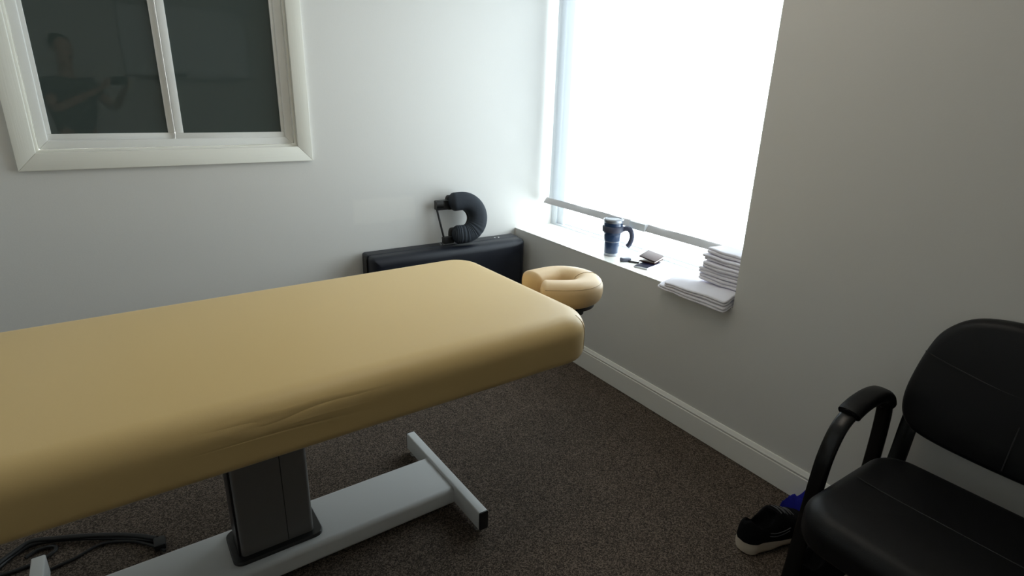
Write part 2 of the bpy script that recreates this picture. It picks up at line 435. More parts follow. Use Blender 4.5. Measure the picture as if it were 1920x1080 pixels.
# stitched seams at the rounded corners of the head end
for sy in (-1, 1):
    pts = []
    for k in range(12):
        a = k / 11
        zz = 0.798 - 0.12 * a; dd = 0.070 * (1 - math.cos(math.asin(min(1, (zz - .738) / .070)))) if zz > .738 else 0
        an_ = math.radians(50); pts.append(Matrix.Rotation(math.radians(.5), 3, 'Z') @ Vector((1.010 - .135 + (.1353 - dd) * math.cos(an_), .010 + sy * (.433 - .135 + (.1353 - dd) * math.sin(an_)), zz)))
    part('seam', edge_tube(pts, .0012, 6), M['seam'], cushion, local=True)
part('support_frame', box((-0.85, -0.28, 0.612), (0.88, 0.28, 0.650), .004), M['black_plastic'], mt, local=True)
# column: lower and upper stage
def column(hx, hy, z0, z1, r, cy):
    b = bmesh.new(); o = rrect(hx, hy, r, 5)
    loft(b, [[(x, y + cy, z) for x, y in o] for z in (z0, z1)]); return b
CY = 0.005
col = part('column', column(0.112, 0.062, 0.085, 0.58, 0.014, CY), M['column'], mt, local=True)
b = bmesh.new(); add_box(b, (0.028, CY - .0630, 0.10), (0.030, CY - .0615, 0.575)); part('groove', b, M['black_plastic'], col, local=True, smooth=False)
b = bmesh.new(); add_box(b, (-0.118, CY - .05, 0.087), (-0.1115, CY + .05, 0.5), .002); part('side_strip', b, M['black_plastic'], col, local=True)
part('upper_column', column(0.100, 0.050, 0.58, 0.615, 0.012, CY), M['column'], mt, local=True)
b = bmesh.new()
o1, o0 = rrect(0.135, 0.083, 0.028, 6), rrect(0.138, 0.086, 0.03, 6)
loft(b, [[(x, y + CY, .0845) for x, y in o0], [(x, y + CY, .092) for x, y in o0], [(x, y + CY, .096) for x, y in o1]])
part('column_collar', b, M['black_plastic'], mt, local=True)
# base beam with rounded long edges
b = bmesh.new(); hy_ = 0.117
o = rrect(hy_, 0.035, 0.016, 6)
loft(b, [[(x, y, z + .050) for y, z in o] for x in (-0.612, 0.612)])
part('base_beam', b, M['white_steel'], mt, local=True)
for sx in (-1, 1):
    b = bmesh.new(); o = rrect(0.018, 0.0375, 0.005, 3)
    loft(b, [[(sx * 0.63 + x, y, z + .0585) for x, z in o] for y in (-0.292, 0.292)])
    cb = part('crossbar', b, M['white_steel'], mt, local=True)
    for sy in (-1, 1):
        b = bmesh.new(); o = rrect(0.0178, 0.0372, 0.005, 3)
        loft(b, [[(sx * 0.63 + x, sy * y, z + .0585) for x, z in o] for y in (0.292, 0.2965)])
        part('end_cap', b, M['black_plastic'], cb, local=True)
        b = bmesh.new(); lathe(b, [(.006, .021), (.006, .010), (.014, .009), (.016, 0.004), (.016, 0.0)], (sx * 0.63 - .004, sy * 0.262, 0), 16)
        part('levelling_foot', b, M['chrome'], cb, local=True)

# cream face rest on the head end
def horseshoe(R, sec_w, sec_h, arm, cen, ex, ey, nrm, gap, wr=0.0, seg=48, taper=0.05, squash=1.0, pinch=0.0):
    """U-cushion: arc of radius R open towards -ex, arms of length arm; section sec_w radial by sec_h along nrm"""
    path = []
    for k in range(9): t = k / 8; path.append((-arm * (1 - t), R - pinch * (1 - t) ** 1.5, 0))
    for k in range(1, 40): a = PI / 2 - PI * k / 40; path.append((R * math.cos(a) * squash, R * math.sin(a), 0))
    for k in range(9): t = k / 8; path.append((-arm * t, -R + pinch * t ** 1.5, 0))
    P = [Vector(p) for p in path]
    # resample evenly
    L = [0]
    for a, b_ in zip(P[:-1], P[1:]): L.append(L[-1] + (b_ - a).length)
    T = L[-1]; out = []; nn = 90
    for k in range(nn + 1):
        s = T * (0.5 - 0.5 * math.cos(PI * k / nn)) * 0.35 + T * k / nn * 0.65; i = 0
        while i < len(L) - 2 and L[i + 1] < s: i += 1
        f = (s - L[i]) / (L[i + 1] - L[i]); out.append((P[i].lerp(P[i + 1], min(f, 1)), s))
    ex, ey, nrm = Vector(ex), Vector(ey), Vector(nrm); cen = Vector(cen); rings = []
    for k, (p, s) in enumerate(out):
        a = out[max(k - 1, 0)][0]; c = out[min(k + 1, nn)][0]; t = (c - a).normalized(); ra = Vector((-t.y, t.x, 0))
        e = min(s, T - s); sc = math.sqrt(max(0.0, 1 - (1 - min(e / taper, 1)) ** 2)); sc = max(sc, 0.12)
        ring = []
        for j in range(32):
            an = 2 * PI * j / 32; cc, ss = math.cos(an), math.sin(an)
            x = math.copysign(abs(cc) ** 0.85, cc) * sec_w / 2 * sc; z = math.copysign(abs(ss) ** 0.75, ss) * sec_h / 2 * (0.35 + 0.65 * sc)
            if wr:
                lo = max(0, min(1, (s / T - 0.52) * 6)) 
                w_ = wr * lo * math.sin(s * 420 + 2.5 * math.sin(s * 75)) * (0.4 + 0.6 * max(0, ss))
                x += w_ * cc; z += w_ * ss
            q = p + ra * x
            ring.append(cen + ex * q.x + ey * q.y + nrm * (q.z + z))
        rings.append(ring)
    return loft(bmesh.new(), rings), [o_[0] for o_ in out]
hc = Vector((1.180, -0.020, 0.757)); HX = Vector((.966, -.259, 0)); HY = Vector((.259, .966, 0))
HM = Matrix.Rotation(math.radians(-15), 3, 'Z')       # local to the table
bmh, hp = horseshoe(0.096, 0.120, 0.110, 0.130, hc, HX, HY, (0, 0, 1), 0, taper=0.022, pinch=0.038)
hr = part('face_rest', bmh, M['cream2'], mt, local=True)
seam_pts = []
for k in range(4, len(hp) - 4):
    p = hp[k]; a = hp[k - 1]; c = hp[k + 1]; t = (c - a).normalized(); ra = Vector((-t.y, t.x, 0))
    seam_pts.append(hc + HM @ (Vector((p.x, p.y, 0)) + ra * 0.0515) + Vector((0, 0, .0345)))
part('seam', edge_tube(seam_pts, .0011, 6), M['seam'], hr, local=True)
for k in (46,):
    p = hp[k]; t = (hp[k + 1] - hp[k - 1]).normalized(); ra = Vector((-t.y, t.x, 0))
    q = []
    for j in range(12):
        an = math.radians(20 + 130 * j / 11); cc, ss = math.cos(an), math.sin(an)
        q.append(hc + HM @ (Vector((p.x, p.y, 0)) + ra * (math.copysign(abs(cc) ** .85, cc) * .0605)) + Vector((0, 0, abs(ss) ** .75 * .0555)))
    part('seam', edge_tube(q, .0010, 6), M['seam'], hr, local=True)
b = bmesh.new()
plate = [(hc.x - .10, -.115 + hc.y)]
loft(b, [[(hc.x + x, hc.y + y, z) for x, y in rrect(0.125, 0.118, 0.11, 8)] for z in (0.688, 0.699)])
part('mounting_plate', b, M['black_plastic'], hr, local=True)
b = bmesh.new(); tube(b, [(hc.x - .01, hc.y - .075, .672), (hc.x + .03, hc.y - .075, .672)], .017, 16); add_box(b, (hc.x - .05, hc.y - .095, .667), (hc.x + .0, hc.y - .055, .689), .004)
part('clamp_knob', b, M['black_plastic'], hr, local=True)
for sy in (-1, 1):
    b = tube(bmesh.new(), [(0.70, hc.y + sy * .07, .638), (0.98, hc.y + sy * .07, .638), (hc.x - .02, hc.y + sy * .07, .684)], .008, 12)
    part('support_rod', b, M['black_plastic'], hr, local=True)

# ------------------------------------------------------------------ folded portable massage table against the back wall
fm = thing('folded_massage_table', 'black vinyl portable massage table folded shut, standing on edge in the corner', 'massage table', (-0.53, -0.10, 0))
def leaf(x0, x1, y0, y1, z0, z1, rp, r_front, r_back):
    """slab standing on its long edge: thickness along y"""
    s = slab((x1 - x0) / 2, (z1 - z0) / 2, rp, 0, y1 - y0, r_front, r_back, crown=0.004, n=8, m=7)
    mtx = Matrix(((1, 0, 0, (x0 + x1) / 2), (0, 0, -1, y1), (0, 1, 0, (z0 + z1) / 2), (0, 0, 0, 1)))
    bmesh.ops.transform(s, matrix=mtx, verts=s.verts); return s
part('rear_leaf', leaf(-1.022, -0.034, -0.095, -0.018, 0.0, 0.640, 0.014, 0.006, 0.006), M['black_vinyl'], fm)
front = part('front_leaf', leaf(-1.020, -0.036, -0.185, -0.096, 0.0, 0.638, 0.022, 0.045, 0.004), M['black_vinyl'], fm)
for x, y in ((-0.565, -.060), (-0.553, -.088), (-0.20, -.075), (-0.175, -.078)):
    b = bmesh.new(); lathe(b, [(.006, .639), (.006, .642), (.003, .644)], (x, y, 0), 12)
    part('rivet', b, M['chrome'], fm)
part('edge_strap', box((-1.028, -0.10, 0.25), (-1.0205, -0.06, 0.62), .002), M['rubber'], fm)

# black face cradle on top of it
fc = thing('face_cradle', 'charcoal horseshoe face cradle leaning on the wall atop the folded black table', 'face cradle', (-0.42, -0.09, 0.642))
ex = Vector((0.985, -0.12, 0.02)).normalized(); nrm = Vector((-0.15, -0.96, 0.22)).normalized(); nrm = (nrm - ex * nrm.dot(ex)).normalized()
ey = nrm.cross(ex); 
if ey.z < 0: ey = -ey
cc_ = Vector((-0.443, -0.110, 0.797))
bmh, _ = horseshoe(0.095, 0.106, 0.095, 0.070, cc_, ex, ey, nrm, 0, wr=0.0020, taper=0.030, pinch=0.002)
part('cushion', bmh, M['dark_cloth'], fc)
bmh, _ = horseshoe(0.094, 0.085, 0.016, 0.075, cc_ - nrm * .052 - ex * .006, ex, ey, nrm, 0, taper=0.02)
part('backing_plate', bmh, M['black_plastic'], fc)
q0 = cc_ - nrm * .035
b = bmesh.new(); k1 = q0 - ex * .135 + ey * .085
tube(b, [k1 - ex * .012 + nrm * .01, k1 + ex * .03 + nrm * .01], .022, 14); add_box(b, k1 + Vector((-.012, -.02, -.03)), k1 + Vector((.07, .02, .025)), .006)
part('clamp', b, M['black_plastic'], fc)
b = bmesh.new(); tube(b, [k1 + Vector((-.006, 0, -.01)), q0 - ex * .115 - ey * .11], .006, 10)
part('rod', b, M['black_plastic'], fc)
b = bmesh.new(); k2 = q0 - ex * .108 - ey * .118
add_box(b, k2 + Vector((-.014, -.018, -.022)), k2 + Vector((.05, .02, .016)), .005)
tube(b, [k2 + Vector((-.022, 0, .012)), k2 + Vector((0, 0, .012))], .004, 8)
part('lower_bracket', b, M['black_plastic'], fc)

# ------------------------------------------------------------------ things on the sill
ZS = SZ + .0016
tb = thing('travel_tumbler', 'tall navy insulated tumbler with a curved handle, standing on the window sill', 'tumbler', (0.105, -0.785, ZS))
R_ = 0.049
def tz(z): return ZS + z
tcen = (0.105, -0.785, ZS)
b = bmesh.new(); lathe(b, [(.034, .016), (.0355, .02), (.0372, .075), (.0375, .079), (.0395, .082), (.0405, .088), (.0425, .118), (.0425, .121), (.0445, .124), (.0468, .178), (.047, .182)], tcen, k=1.10); part('body', b, M['navy'], tb)
b = bmesh.new(); lathe(b, [(.0325, 0.0), (.0345, .002), (.0350, .016), (.0340, .0165)], tcen, k=1.10); part('base_band', b, M['steel'], tb)
b = bmesh.new(); lathe(b, [(.0372, .078), (.0386, .079), (.0386, .0825), (.0375, .0835)], tcen, k=1.10); part('waist_band', b, M['steel'], tb)
b = bmesh.new(); lathe(b, [(.047, .182), (.0485, .184), (.049, .198), (.0475, .200), (.0445, .199), (.0445, .196)], tcen, k=1.10); part('rim', b, M['steel'], tb)
b = bmesh.new(); lathe(b, [(.0440, .194), (.0445, .2005), (.038, .2025), (.036, .200), (.0, .200)][:-1] + [(.002, .200)], tcen, k=1.10); part('lid', b, M['lid'], tb)
b = bmesh.new()
lathe(b, [(.0455, .132), (.0515, .133), (.0525, .142), (.0520, .160), (.0500, .163), (.0468, .163)], tcen, k=1.10)
hd = Vector((0.68, -0.73, 0)).normalized(); cen = Vector(tcen)
hp_ = [(.050, .146), (.070, .153), (.090, .146), (.102, .124), (.103, .098), (.094, .070), (.084, .056)]
hpts = smooth_path([cen + hd * r + Vector((0, 0, z)) for r, z in hp_], 5)
tube(b, hpts, .009, 14, up=Vector((0, 0, 1)).cross(hd), flat=(.030, .027, 3))
part('handle', b, M['navy_grip'], tb)

def obox(cen, ax, lx, ly, lz, bev):
    """box rotated about z: length lx along angle ax"""
    t = box((-lx / 2, -ly / 2, 0), (lx / 2, ly / 2, lz), bev)
    bmesh.ops.transform(t, matrix=Matrix.Translation(cen) @ Matrix.Rotation(ax, 4, 'Z'), verts=t.verts); return t
pa = math.radians(-68)
ph = thing('smartphone', 'thin silver edged smartphone lying flat on the sill beneath the wallet', 'phone', (0.125, -1.02, ZS), 0)
part('case', obox((0.137, -1.03, ZS), math.radians(14.5), 0.155, 0.080, 0.009, .003), M['silver'], ph)
part('screen', obox((0.137, -1.03, ZS + .0088), math.radians(14.5), 0.147, 0.072, 0.0012, .0005), M['phone_glass'], ph)
wl = thing('wallet', 'dark brown folded leather wallet resting on the smartphone', 'wallet', (0.19, -0.995, ZS + .009), 0)
b = obox((0.192, -0.998, ZS + .0104), math.radians(20), 0.115, 0.088, 0.007, .0025); part('back_flap', b, M['wallet'], wl)
b = obox((0.193, -1.000, ZS + .0176), math.radians(20), 0.105, 0.080, 0.003, .001); part('cards', b, M['card'], wl)
b = obox((0.192, -0.998, ZS + .0210), math.radians(20), 0.115, 0.088, 0.007, .0025)
for v in b.verts: v.co.z += max(0, (v.co.y + 1.045) * .22)
part('front_flap', b, M['wallet'], wl)
kf = thing('car_key_fob', 'grey and black oval car key fob lying on the sill beside the tumbler', 'key fob', (0.10, -0.925, ZS), 0)
b = slab(.031, .020, .018, 0, .020, .008, .004, n=5, m=4); bmesh.ops.transform(b, matrix=Matrix.Translation((0.092, -0.912, ZS)) @ Matrix.Rotation(math.radians(-20), 4, 'Z'), verts=b.verts)
part('shell', b, M['fob'], kf)
b = slab(.027, .013, .006, 0, .010, .003, .002, n=4, m=3); bmesh.ops.transform(b, matrix=Matrix.Translation((0.112, -0.955, ZS)) @ Matrix.Rotation(math.radians(-55), 4, 'Z'), verts=b.verts)
part('key_head', b, M['black_plastic'], kf)
kr = thing('key_ring', 'small bunch of metal keys piled behind the wallet on the sill', 'keys', (0.235, -0.90, ZS), 0)
b = bmesh.new()
rp = [Vector((0.243 + .014 * math.cos(a * PI / 8), -0.862 + .014 * math.sin(a * PI / 8), ZS + .003 + .010 * (1 + math.cos(a * PI / 8)) / 2)) for a in range(17)]
tube(b, rp, .0015, 6); part('ring', b, M['silver'], kr)
for k, (dx, dy, an, dz) in enumerate(((.0, -.03, -70, .004), (.012, -.018, -20, .010), (-.012, -.022, -120, .008))):
    b = bmesh.new(); t = bmesh.new()
    lathe(t, [(.010, 0), (.011, .001), (.010, .0022)], (0, 0, 0), 14); add_box(t, (.008, -.004, 0), (.042, .004, .002), .0004)
    bmesh.ops.transform(t, matrix=Matrix.Translation((0.246 + dx, -0.872 + dy, ZS + dz + .006)) @ Matrix.Rotation(math.radians(an), 4, 'Z') @ Matrix.Rotation(math.radians(-18 - 8 * k), 4, 'Y'), verts=t.verts)
    merge(b, t); part('key', b, M['silver'], kr)

# towels
def towel_mesh(x0, x1, y0, y1, z0, h, layers, seed, sag=0.0, pinch=0.0, bow=0.0):
    """folded towel: a few thin soft layers with irregular edges"""
    b = bmesh.new(); rnd = random.Random(seed)
    lh = h / layers
    for l in range(layers):
        jx = 0 if sag else rnd.uniform(-.006, .006); jy = rnd.uniform(0, .010)
        ax0, ax1, ay0, ay1 = x0 + jx, x1 - .004 - jx * .5, y0, y1 - jy
        s = slab((ax1 - ax0) / 2, (ay1 - ay0) / 2, .016, 0, lh * .97, lh * .47, lh * .45, n=4, m=4)
        bmesh.ops.subdivide_edges(s, edges=[e for e in s.edges if e.calc_length() > .03], cuts=7, use_grid_fill=True)
        bmesh.ops.triangulate(s, faces=[f for f in s.faces if len(f.verts) > 4])
        cx_, cy_ = (ax0 + ax1) / 2, (ay0 + ay1) / 2
        for v in s.verts:
            p = Vector((v.co.x + cx_, v.co.y + cy_, 0)); 
            n_ = noise.noise(Vector((p.x * 14, p.y * 16, l * 1.7 + seed * 3.1)))
            n2_ = noise.noise(Vector((p.x * 9 + 5, p.y * 9, 3.1)))
            z = z0 + l * lh + v.co.z + n2_ * .006 + n_ * .0016
            px = p.x + noise.noise(Vector((p.y * 18, l * 2.3, 0 if sag else seed))) * (.004 if sag else .008)
            if sag and px < .012: z -= sag * ((.012 - px) / .07) ** 1.2
            t = (p.y - y0) / (y1 - y0)     # 0 at the jamb, 1 at the free end
            if pinch: z = zt + (z - zt) * (1 - pinch * max(0, t - .25) ** 1.3 * 1.3)
            z += bow * math.sin(t * PI)
            v.co = Vector((px, p.y, max(z, ZS + .0005) if px > .002 else z))
        merge(b, s)
    return b
zt = ZS + .0008
tl = [('bottommost', -.048, .262, -1.640, -1.262, .026, 2, .028, .35),
      ('second', -.048, .262, -1.640, -1.292, .024, 2, .028, .35)]
labels = ['widest folded white towel at the very bottom, drooping over the sill edge',
          'wide folded white towel second from the bottom, draped over the sill edge',
          'folded white towel at the foot of the narrow upright stack by the jamb',
          'folded white towel second up in the narrow upright stack',
          'folded white towel third up, in the middle of the narrow upright stack',
          'folded white towel just below the top one in the narrow stack',
          'topmost folded white towel with a raised fold near the hem bar']
z = zt; idx = 0
for (nm, x0, x1, y0, y1, h, n_, sg, pn) in tl:
    b = towel_mesh(x0, x1, y0, y1, z, h, n_, idx + 1, sag=sg, pinch=pn)
    o = part('folded_towel', b, M['towel'], None, loc=((x0 + x1) / 2, (y0 + y1) / 2, z), angle=60)
    tag(o, labels[idx], 'towel', 'folded white towels on the window sill'); idx += 1; z += h + .005
rnd = random.Random(4)
for k in range(5):
    h = .0265; x0 = .035 + rnd.uniform(-.006, .010) + (0.004 * k if k > 3 else 0); y1 = -1.425 + rnd.uniform(-.006, .012) + (.014 if k < 2 else 0)
    b = towel_mesh(x0, .182, -1.640, y1, z, h, 2, idx + 1, bow=0.0)
    o = part('folded_towel', b, M['towel'], None, loc=((x0 + .262) / 2, (y1 - 1.64) / 2, z), angle=60)
    tag(o, labels[idx], 'towel', 'folded white towels on the window sill'); idx += 1; z += h + .0025

# ------------------------------------------------------------------ chair
ch = thing('guest_chair', 'black leather padded guest armchair on a flat black steel frame by the wall', 'chair', (-0.36, -2.64, 0))
YC = -2.635
bs = slab(.255, .285, .10, .358, .462, .045, .02, crown=.006, cen=(-.385, YC), n=10, m=8)
for v in bs.verts:   # waterfall front, slight dip at the seam
    t = (-0.50 - v.co.x) / .14
    if t > 0: v.co.z -= .018 * t * t
seat = part('seat', bs, M['leather'], ch)
zt_ = lambda x, y: .463 + .0045
sp = [(-.375, -2.390, .4615), (-.385, -2.42, .4650), (-.392, -2.50, .4668), (-.394, -2.635, .4682), (-.392, -2.77, .4668), (-.385, -2.85, .4650), (-.375, -2.885, .4615)]
part('seam', edge_tube(smooth_path(sp, 4), .0016, 6), M['leather_seam'], seat)
# backrest: outline in (y,z), swept in thickness, leaning back
def bk_outline():
    P = [(0, .934), (-.12, .928), (-.195, .905), (-.245, .855), (-.268, .79), (-.283, .70), (-.286, .63), (-.272, .575), (-.235, .540), (-.15, .523), (0, .517)]
    full = [(-y, z) for y, z in P] + [(y, z) for y, z in reversed(P[1:-1])]
    return [Vector((y, z)) for y, z in [(q.x, q.y) for q in smooth_path([(a, b_, 0) for a, b_ in full], 5, closed=True)]]
out_ = bk_outline(); cb_ = Vector((0, .725))
def bkx(z, d): return -.125 + (z - .52) * .17 + d     # lean: d = thickness offset towards the wall (+)
rings = []
for s_, d in ((.90, .052), (.97, .047), (1.0, .034), (1.0, .022), (.985, .008), (.955, 0.0), (.90, -.004), (.6, -.008), (.25, -.010)):
    rings.append([(bkx(cb_.y + (p.y - cb_.y) * s_, d - .010 * (1 - ((p.x * s_) / .29) ** 2) * -1.0), YC + p.x * s_, cb_.y + (p.y - cb_.y) * s_) for p in out_])
bk = part('backrest', loft(bmesh.new(), rings), M['leather'], ch)
def bsurf(y, z):
    s_ = .9 if abs(y) > .2 else .6
    return (bkx(z, -.0085 + .010 * (1 - (y / .29) ** 2)) , YC + y, z)
cs = [bsurf(y, z) for y, z in ((.262, .792), (.22, .780), (.15, .765), (.07, .752), (0, .749), (-.07, .752), (-.15, .765), (-.22, .780), (-.262, .792))]
part('seam', edge_tube(smooth_path(cs, 4), .0018, 6), M['leather_seam'], bk)
part('seam', edge_tube(smooth_path([bsurf(0, .749), bsurf(0, .68), bsurf(0, .60), bsurf(0, .54)], 4), .0018, 6), M['leather_seam'], bk)
for s_, yy in ((1, YC + .312), (-1, YC - .312)):
    fp = [(-.500, 0.004), (-.478, .25), (-.458, .45), (-.442, .53), (-.410, .594), (-.365, .628), (-.30, .640), (-.22, .640), (-.165, .628), (-.132, .59), (-.120, .52), (-.118, .40), (-.128, .20), (-.140, .004)]
    pts = [(x, yy, z) for x, z in fp]
    b = tube(bmesh.new(), smooth_path(pts, 5), .01, 16, up=(0, 1, 0), flat=(.046, .022, 3.2))
    fr = part('arm_frame', b, M['chair_frame'], ch)
    pp = smooth_path([(-.368, yy, .632), (-.350, yy, .641), (-.31, yy, .652), (-.25, yy, .657), (-.19, yy, .650), (-.155, yy, .630), (-.135, yy, .600)], 5)
    b = tube(bmesh.new(), pp, .01, 20, up=(0, 1, 0), flat=(.064, .042, 2.8))
    bmesh.ops.bevel(b, geom=[e for e in b.edges if len(e.link_faces) == 2 and any(len(f.verts) > 4 for f in e.link_faces)], offset=.008, segments=3, affect='EDGES')
    part('arm_pad', b, M['leather'], ch)
    for x in (-.500, -.140):
        part('glide', box((x - .013, yy - .025, 0), (x + .013, yy + .025, .008), .003), M['black_plastic'], fr)
# seat rails and back uprights
for y in (YC + .250, YC - .250):
    b = tube(bmesh.new(), smooth_path([(-.50, y, .362), (-.25, y, .362), (-.135, y, .370), (-.108, y, .42), (-.090, y, .53), (-.070, y, .62), (-.055, y, .70)], 5), .01, 12, up=(0, 1, 0), flat=(.050, .018, 3))
    part('back_support', b, M['chair_frame'], ch)
for x in (-.47, -.13): part('cross_rail', tube(bmesh.new(), [(x, YC + .312, .345), (x, YC - .312, .345)], .011, 12), M['chair_frame'], ch)
# ------------------------------------------------------------------ shoes
def shoe(root, O, yaw, flip=1):
    """running shoe, heel at O, toe along local +x, length .29"""
    mtx = Matrix.Translation(O) @ Matrix.Rotation(yaw, 4, 'Z') @ Matrix.Diagonal((1, flip * 1.12, 1.32, 1))
    L_ = .315
    def halfw(t): return .034 + .018 * math.sin(PI * min(1, max(0, (t - .15) / .85)) ** .9) if t < 1 else .03
    def outline(t, k=1.0):
        w = (.037 + .015 * math.sin(PI * max(0, t - .2) / .8)) * math.sqrt(max(0, 1 - (max(0, abs(t - .5) - .36) / .14) ** 2)); return w * k
    # sole: cross sections along x
    N = 34; rings = []
    def sole_top(t): return .030 + .010 * (1 - t) ** 2 + .004 * max(0, (.12 - t) / .12) + .004 * math.sin(t * 6)
    def sole_bot(t): return .012 * max(0, (t - .7) / .3) ** 2 + .006 * max(0, (.12 - t) / .12) ** 2 + .006 * math.exp(-((t - .48) / .1) ** 2)
    for i in range(N + 1):
        t = i / N; tt = .004 + .992 * t; w = max(outline(tt), .006) * 1.06; zt_, zb = sole_top(tt), sole_bot(tt); x = (tt) * L_ - .0
        prof = [(-w * .86, zb), (-w, zb + .010), (-w * 1.03, (zb + zt_) / 2), (-w * .90, zt_), (w * .90, zt_), (w * 1.03, (zb + zt_) / 2), (w, zb + .010), (w * .86, zb)]
        rings.append([mtx @ Vector((x, y, z)) for y, z in prof])
    part('sole', loft(bmesh.new(), rings), M['sole'], root, angle=60)
    # upper, with the collar opening
    rings = []; M_ = 22
    def ridge(t):
        P = [(0, .090), (.06, .100), (.14, .088), (.24, .074), (.34, .084), (.44, .100), (.52, .094), (.65, .078), (.8, .062), (.92, .050), (1, .040)]
        for (a, za), (b_, zb_) in zip(P[:-1], P[1:]):
            if a <= t <= b_: f = (t - a) / (b_ - a); f = f * f * (3 - 2 * f); return za + (zb_ - za) * f
        return .04
    for i in range(N + 1):
        t = .006 + .98 * i / N; w = max(outline(t) * 1.01, .012 if t < .02 else .005); z0 = sole_top(t) - .006; zr = max(ridge(t), z0 + .004); x = t * L_
        if t < .1: x -= .004 * (1 - t / .1)
        ring = []
        op = 0 if t < .05 or t > .47 else math.sin(PI * (t - .05) / .42) ** .5     # opening half-width factor
        for j in range(M_ + 1):
            a = PI * j / M_ ; c, s = math.cos(a), math.sin(a)
            y = w * math.copysign(abs(c) ** .7, c) * (1 - .18 * s * (1 if t < .5 else .4)); z = z0 + (zr - z0) * s ** .75
            if op > 0 and abs(y) < w * .62 * op: z = z - (.045 * op) * (1 - (abs(y) / (w * .62 * op)) ** 4)
            ring.append(mtx @ Vector((x, y, max(z, z0 + (.014 if op > 0 and 2 < j < M_ - 2 else 0)))))
        rings.append(ring)
    up_ = part('upper', loft(bmesh.new(), rings, closed=False, cap0=True, cap1=True), M['shoe'], root, angle=80)
    # stripes on the side
    for s_ in (-1,):
        for dz in (0, .010):
            p = [mtx @ Vector((x_, s_ * (outline(x_ / L_) * 1.00 + .0005), z_ + dz)) for x_, z_ in ((.085, .052), (.11, .048), (.14, .049), (.17, .054))]
            part('stripe', edge_tube(smooth_path(p, 4), .0013, 6), M['stripe'], up_)
    for k in range(5):
        t = .50 + .055 * k; z_ = ridge(t) + .002; w = .020
        p = [mtx @ Vector((t * L_, y, z_ - .22 * abs(y))) for y in (-w, -w / 2, 0, w / 2, w)]
        part('lace', edge_tube(smooth_path(p, 3), .0024, 6), M['stripe'], up_)
    b = slab(.020, .016, .010, 0, .006, .003, .002, n=4, m=3)
    bmesh.ops.transform(b, matrix=mtx @ Matrix.Translation((.132, 0, .096)) @ Matrix.Rotation(math.radians(32), 4, 'Y'), verts=b.verts)
    part('tongue', b, M['shoe_in'], up_)
s1 = thing('running_shoe', 'black running shoe with a dirty white sole sticking out beside the chair leg', 'shoe', (-0.415, -2.125, 0), 0, 'pair of running shoes')
shoe(s1, (-0.440, -2.118, 0), math.radians(-7))
s2 = thing('running_shoe', 'black running shoe tucked under the chair seat behind its front leg', 'shoe', (-0.415, -2.335, 0), 0, 'pair of running shoes')
shoe(s2, (-0.468, -2.318, 0), math.radians(-3), -1)

# blue cloth
def crumple(x0, x1, y0, y1, h, seed, loc):
    b = bmesh.new(); nx, ny = 20, 36; V_ = []
    for i in range(nx + 1):
        row = []
        for j in range(ny + 1):
            u, v = i / nx, j / ny
            e = min(u, 1 - u, v, 1 - v) * 2; e = min(1, e * 2.2) ** .6
            n1 = noise.noise(Vector((u * 3 + seed, v * 5, 1))); n2 = abs(noise.noise(Vector((u * 7, v * 11 + seed, 4))))
            z = .004 + h * e * (.55 + .45 * n1 + .5 * n2)
            row.append(b.verts.new((x0 + (x1 - x0) * u + .01 * n1, y0 + (y1 - y0) * v + .02 * noise.noise(Vector((v * 6, u * 6, seed))), max(.003, z))))
        V_.append(row)
    for i in range(nx):
        for j in range(ny): b.faces.new((V_[i][j], V_[i + 1][j], V_[i + 1][j + 1], V_[i][j + 1]))
    g = bmesh.ops.solidify(b, geom=b.faces[:], thickness=-.002)
    return b
bc = part('blue_garment', crumple(-.118, -.018, -2.29, -2.060, .10, 3, None), M['blue'], None, loc=(-.085, -2.2, 0), angle=50)
tag(bc, 'royal blue crumpled garment heaped at the baseboard behind the shoe', 'clothing')
bc = part('blue_garment', crumple(-.205, -.03, -2.62, -2.40, .05, 8, None), M['blue'], None, loc=(-.11, -2.46, 0), angle=50)
tag(bc, 'royal blue crumpled cloth on the carpet under the chair seat', 'clothing')

# ------------------------------------------------------------------ cord bundle on the carpet
pc = thing('power_cord', 'black power cord looped on the carpet behind the table base', 'cord', (-2.40, -0.93, 0))
b = bmesh.new()
for k, dz in ((0, 0), (1, .009)):
    pts = [(-2.66, -.99, .008), (-2.585, -.93 + .008 * k, .009 + dz), (-2.535, -.87, .010 + dz), (-2.487, -.845 + .006 * k, .012 + dz), (-2.42, -.86 - .004 * k, .012 + dz), (-2.31, -.915, .012 + dz), (-2.20, -.985 + .004 * k, .010 + dz), (-2.135, -1.035, .009 + dz)]
    tube(b, smooth_path(pts, 6), .0085, 10)
part('thick_lead', b, M['rubber'], pc)
b = bmesh.new()
pts = [(-2.115, -1.10, .008), (-2.15, -1.05, .008), (-2.21, -.99, .008), (-2.29, -.955, .008), (-2.37, -.985, .007), (-2.43, -1.00, .007), (-2.50, -1.04, .007), (-2.60, -1.08, .007)]
tube(b, smooth_path(pts, 6), .005, 8)
pts = [(-2.50, -.90, .008), (-2.47, -.88, .009), (-2.43, -.885, .010), (-2.42, -.91, .010), (-2.46, -.94, .008), (-2.54, -.95, .008), (-2.62, -.94, .008)]
tube(b, smooth_path(pts, 6), .006, 8)
part('thin_lead', b, M['rubber'], pc)
part('plug', box((-2.145, -1.085, .002), (-2.110, -1.035, .026), .005), M['rubber'], pc)

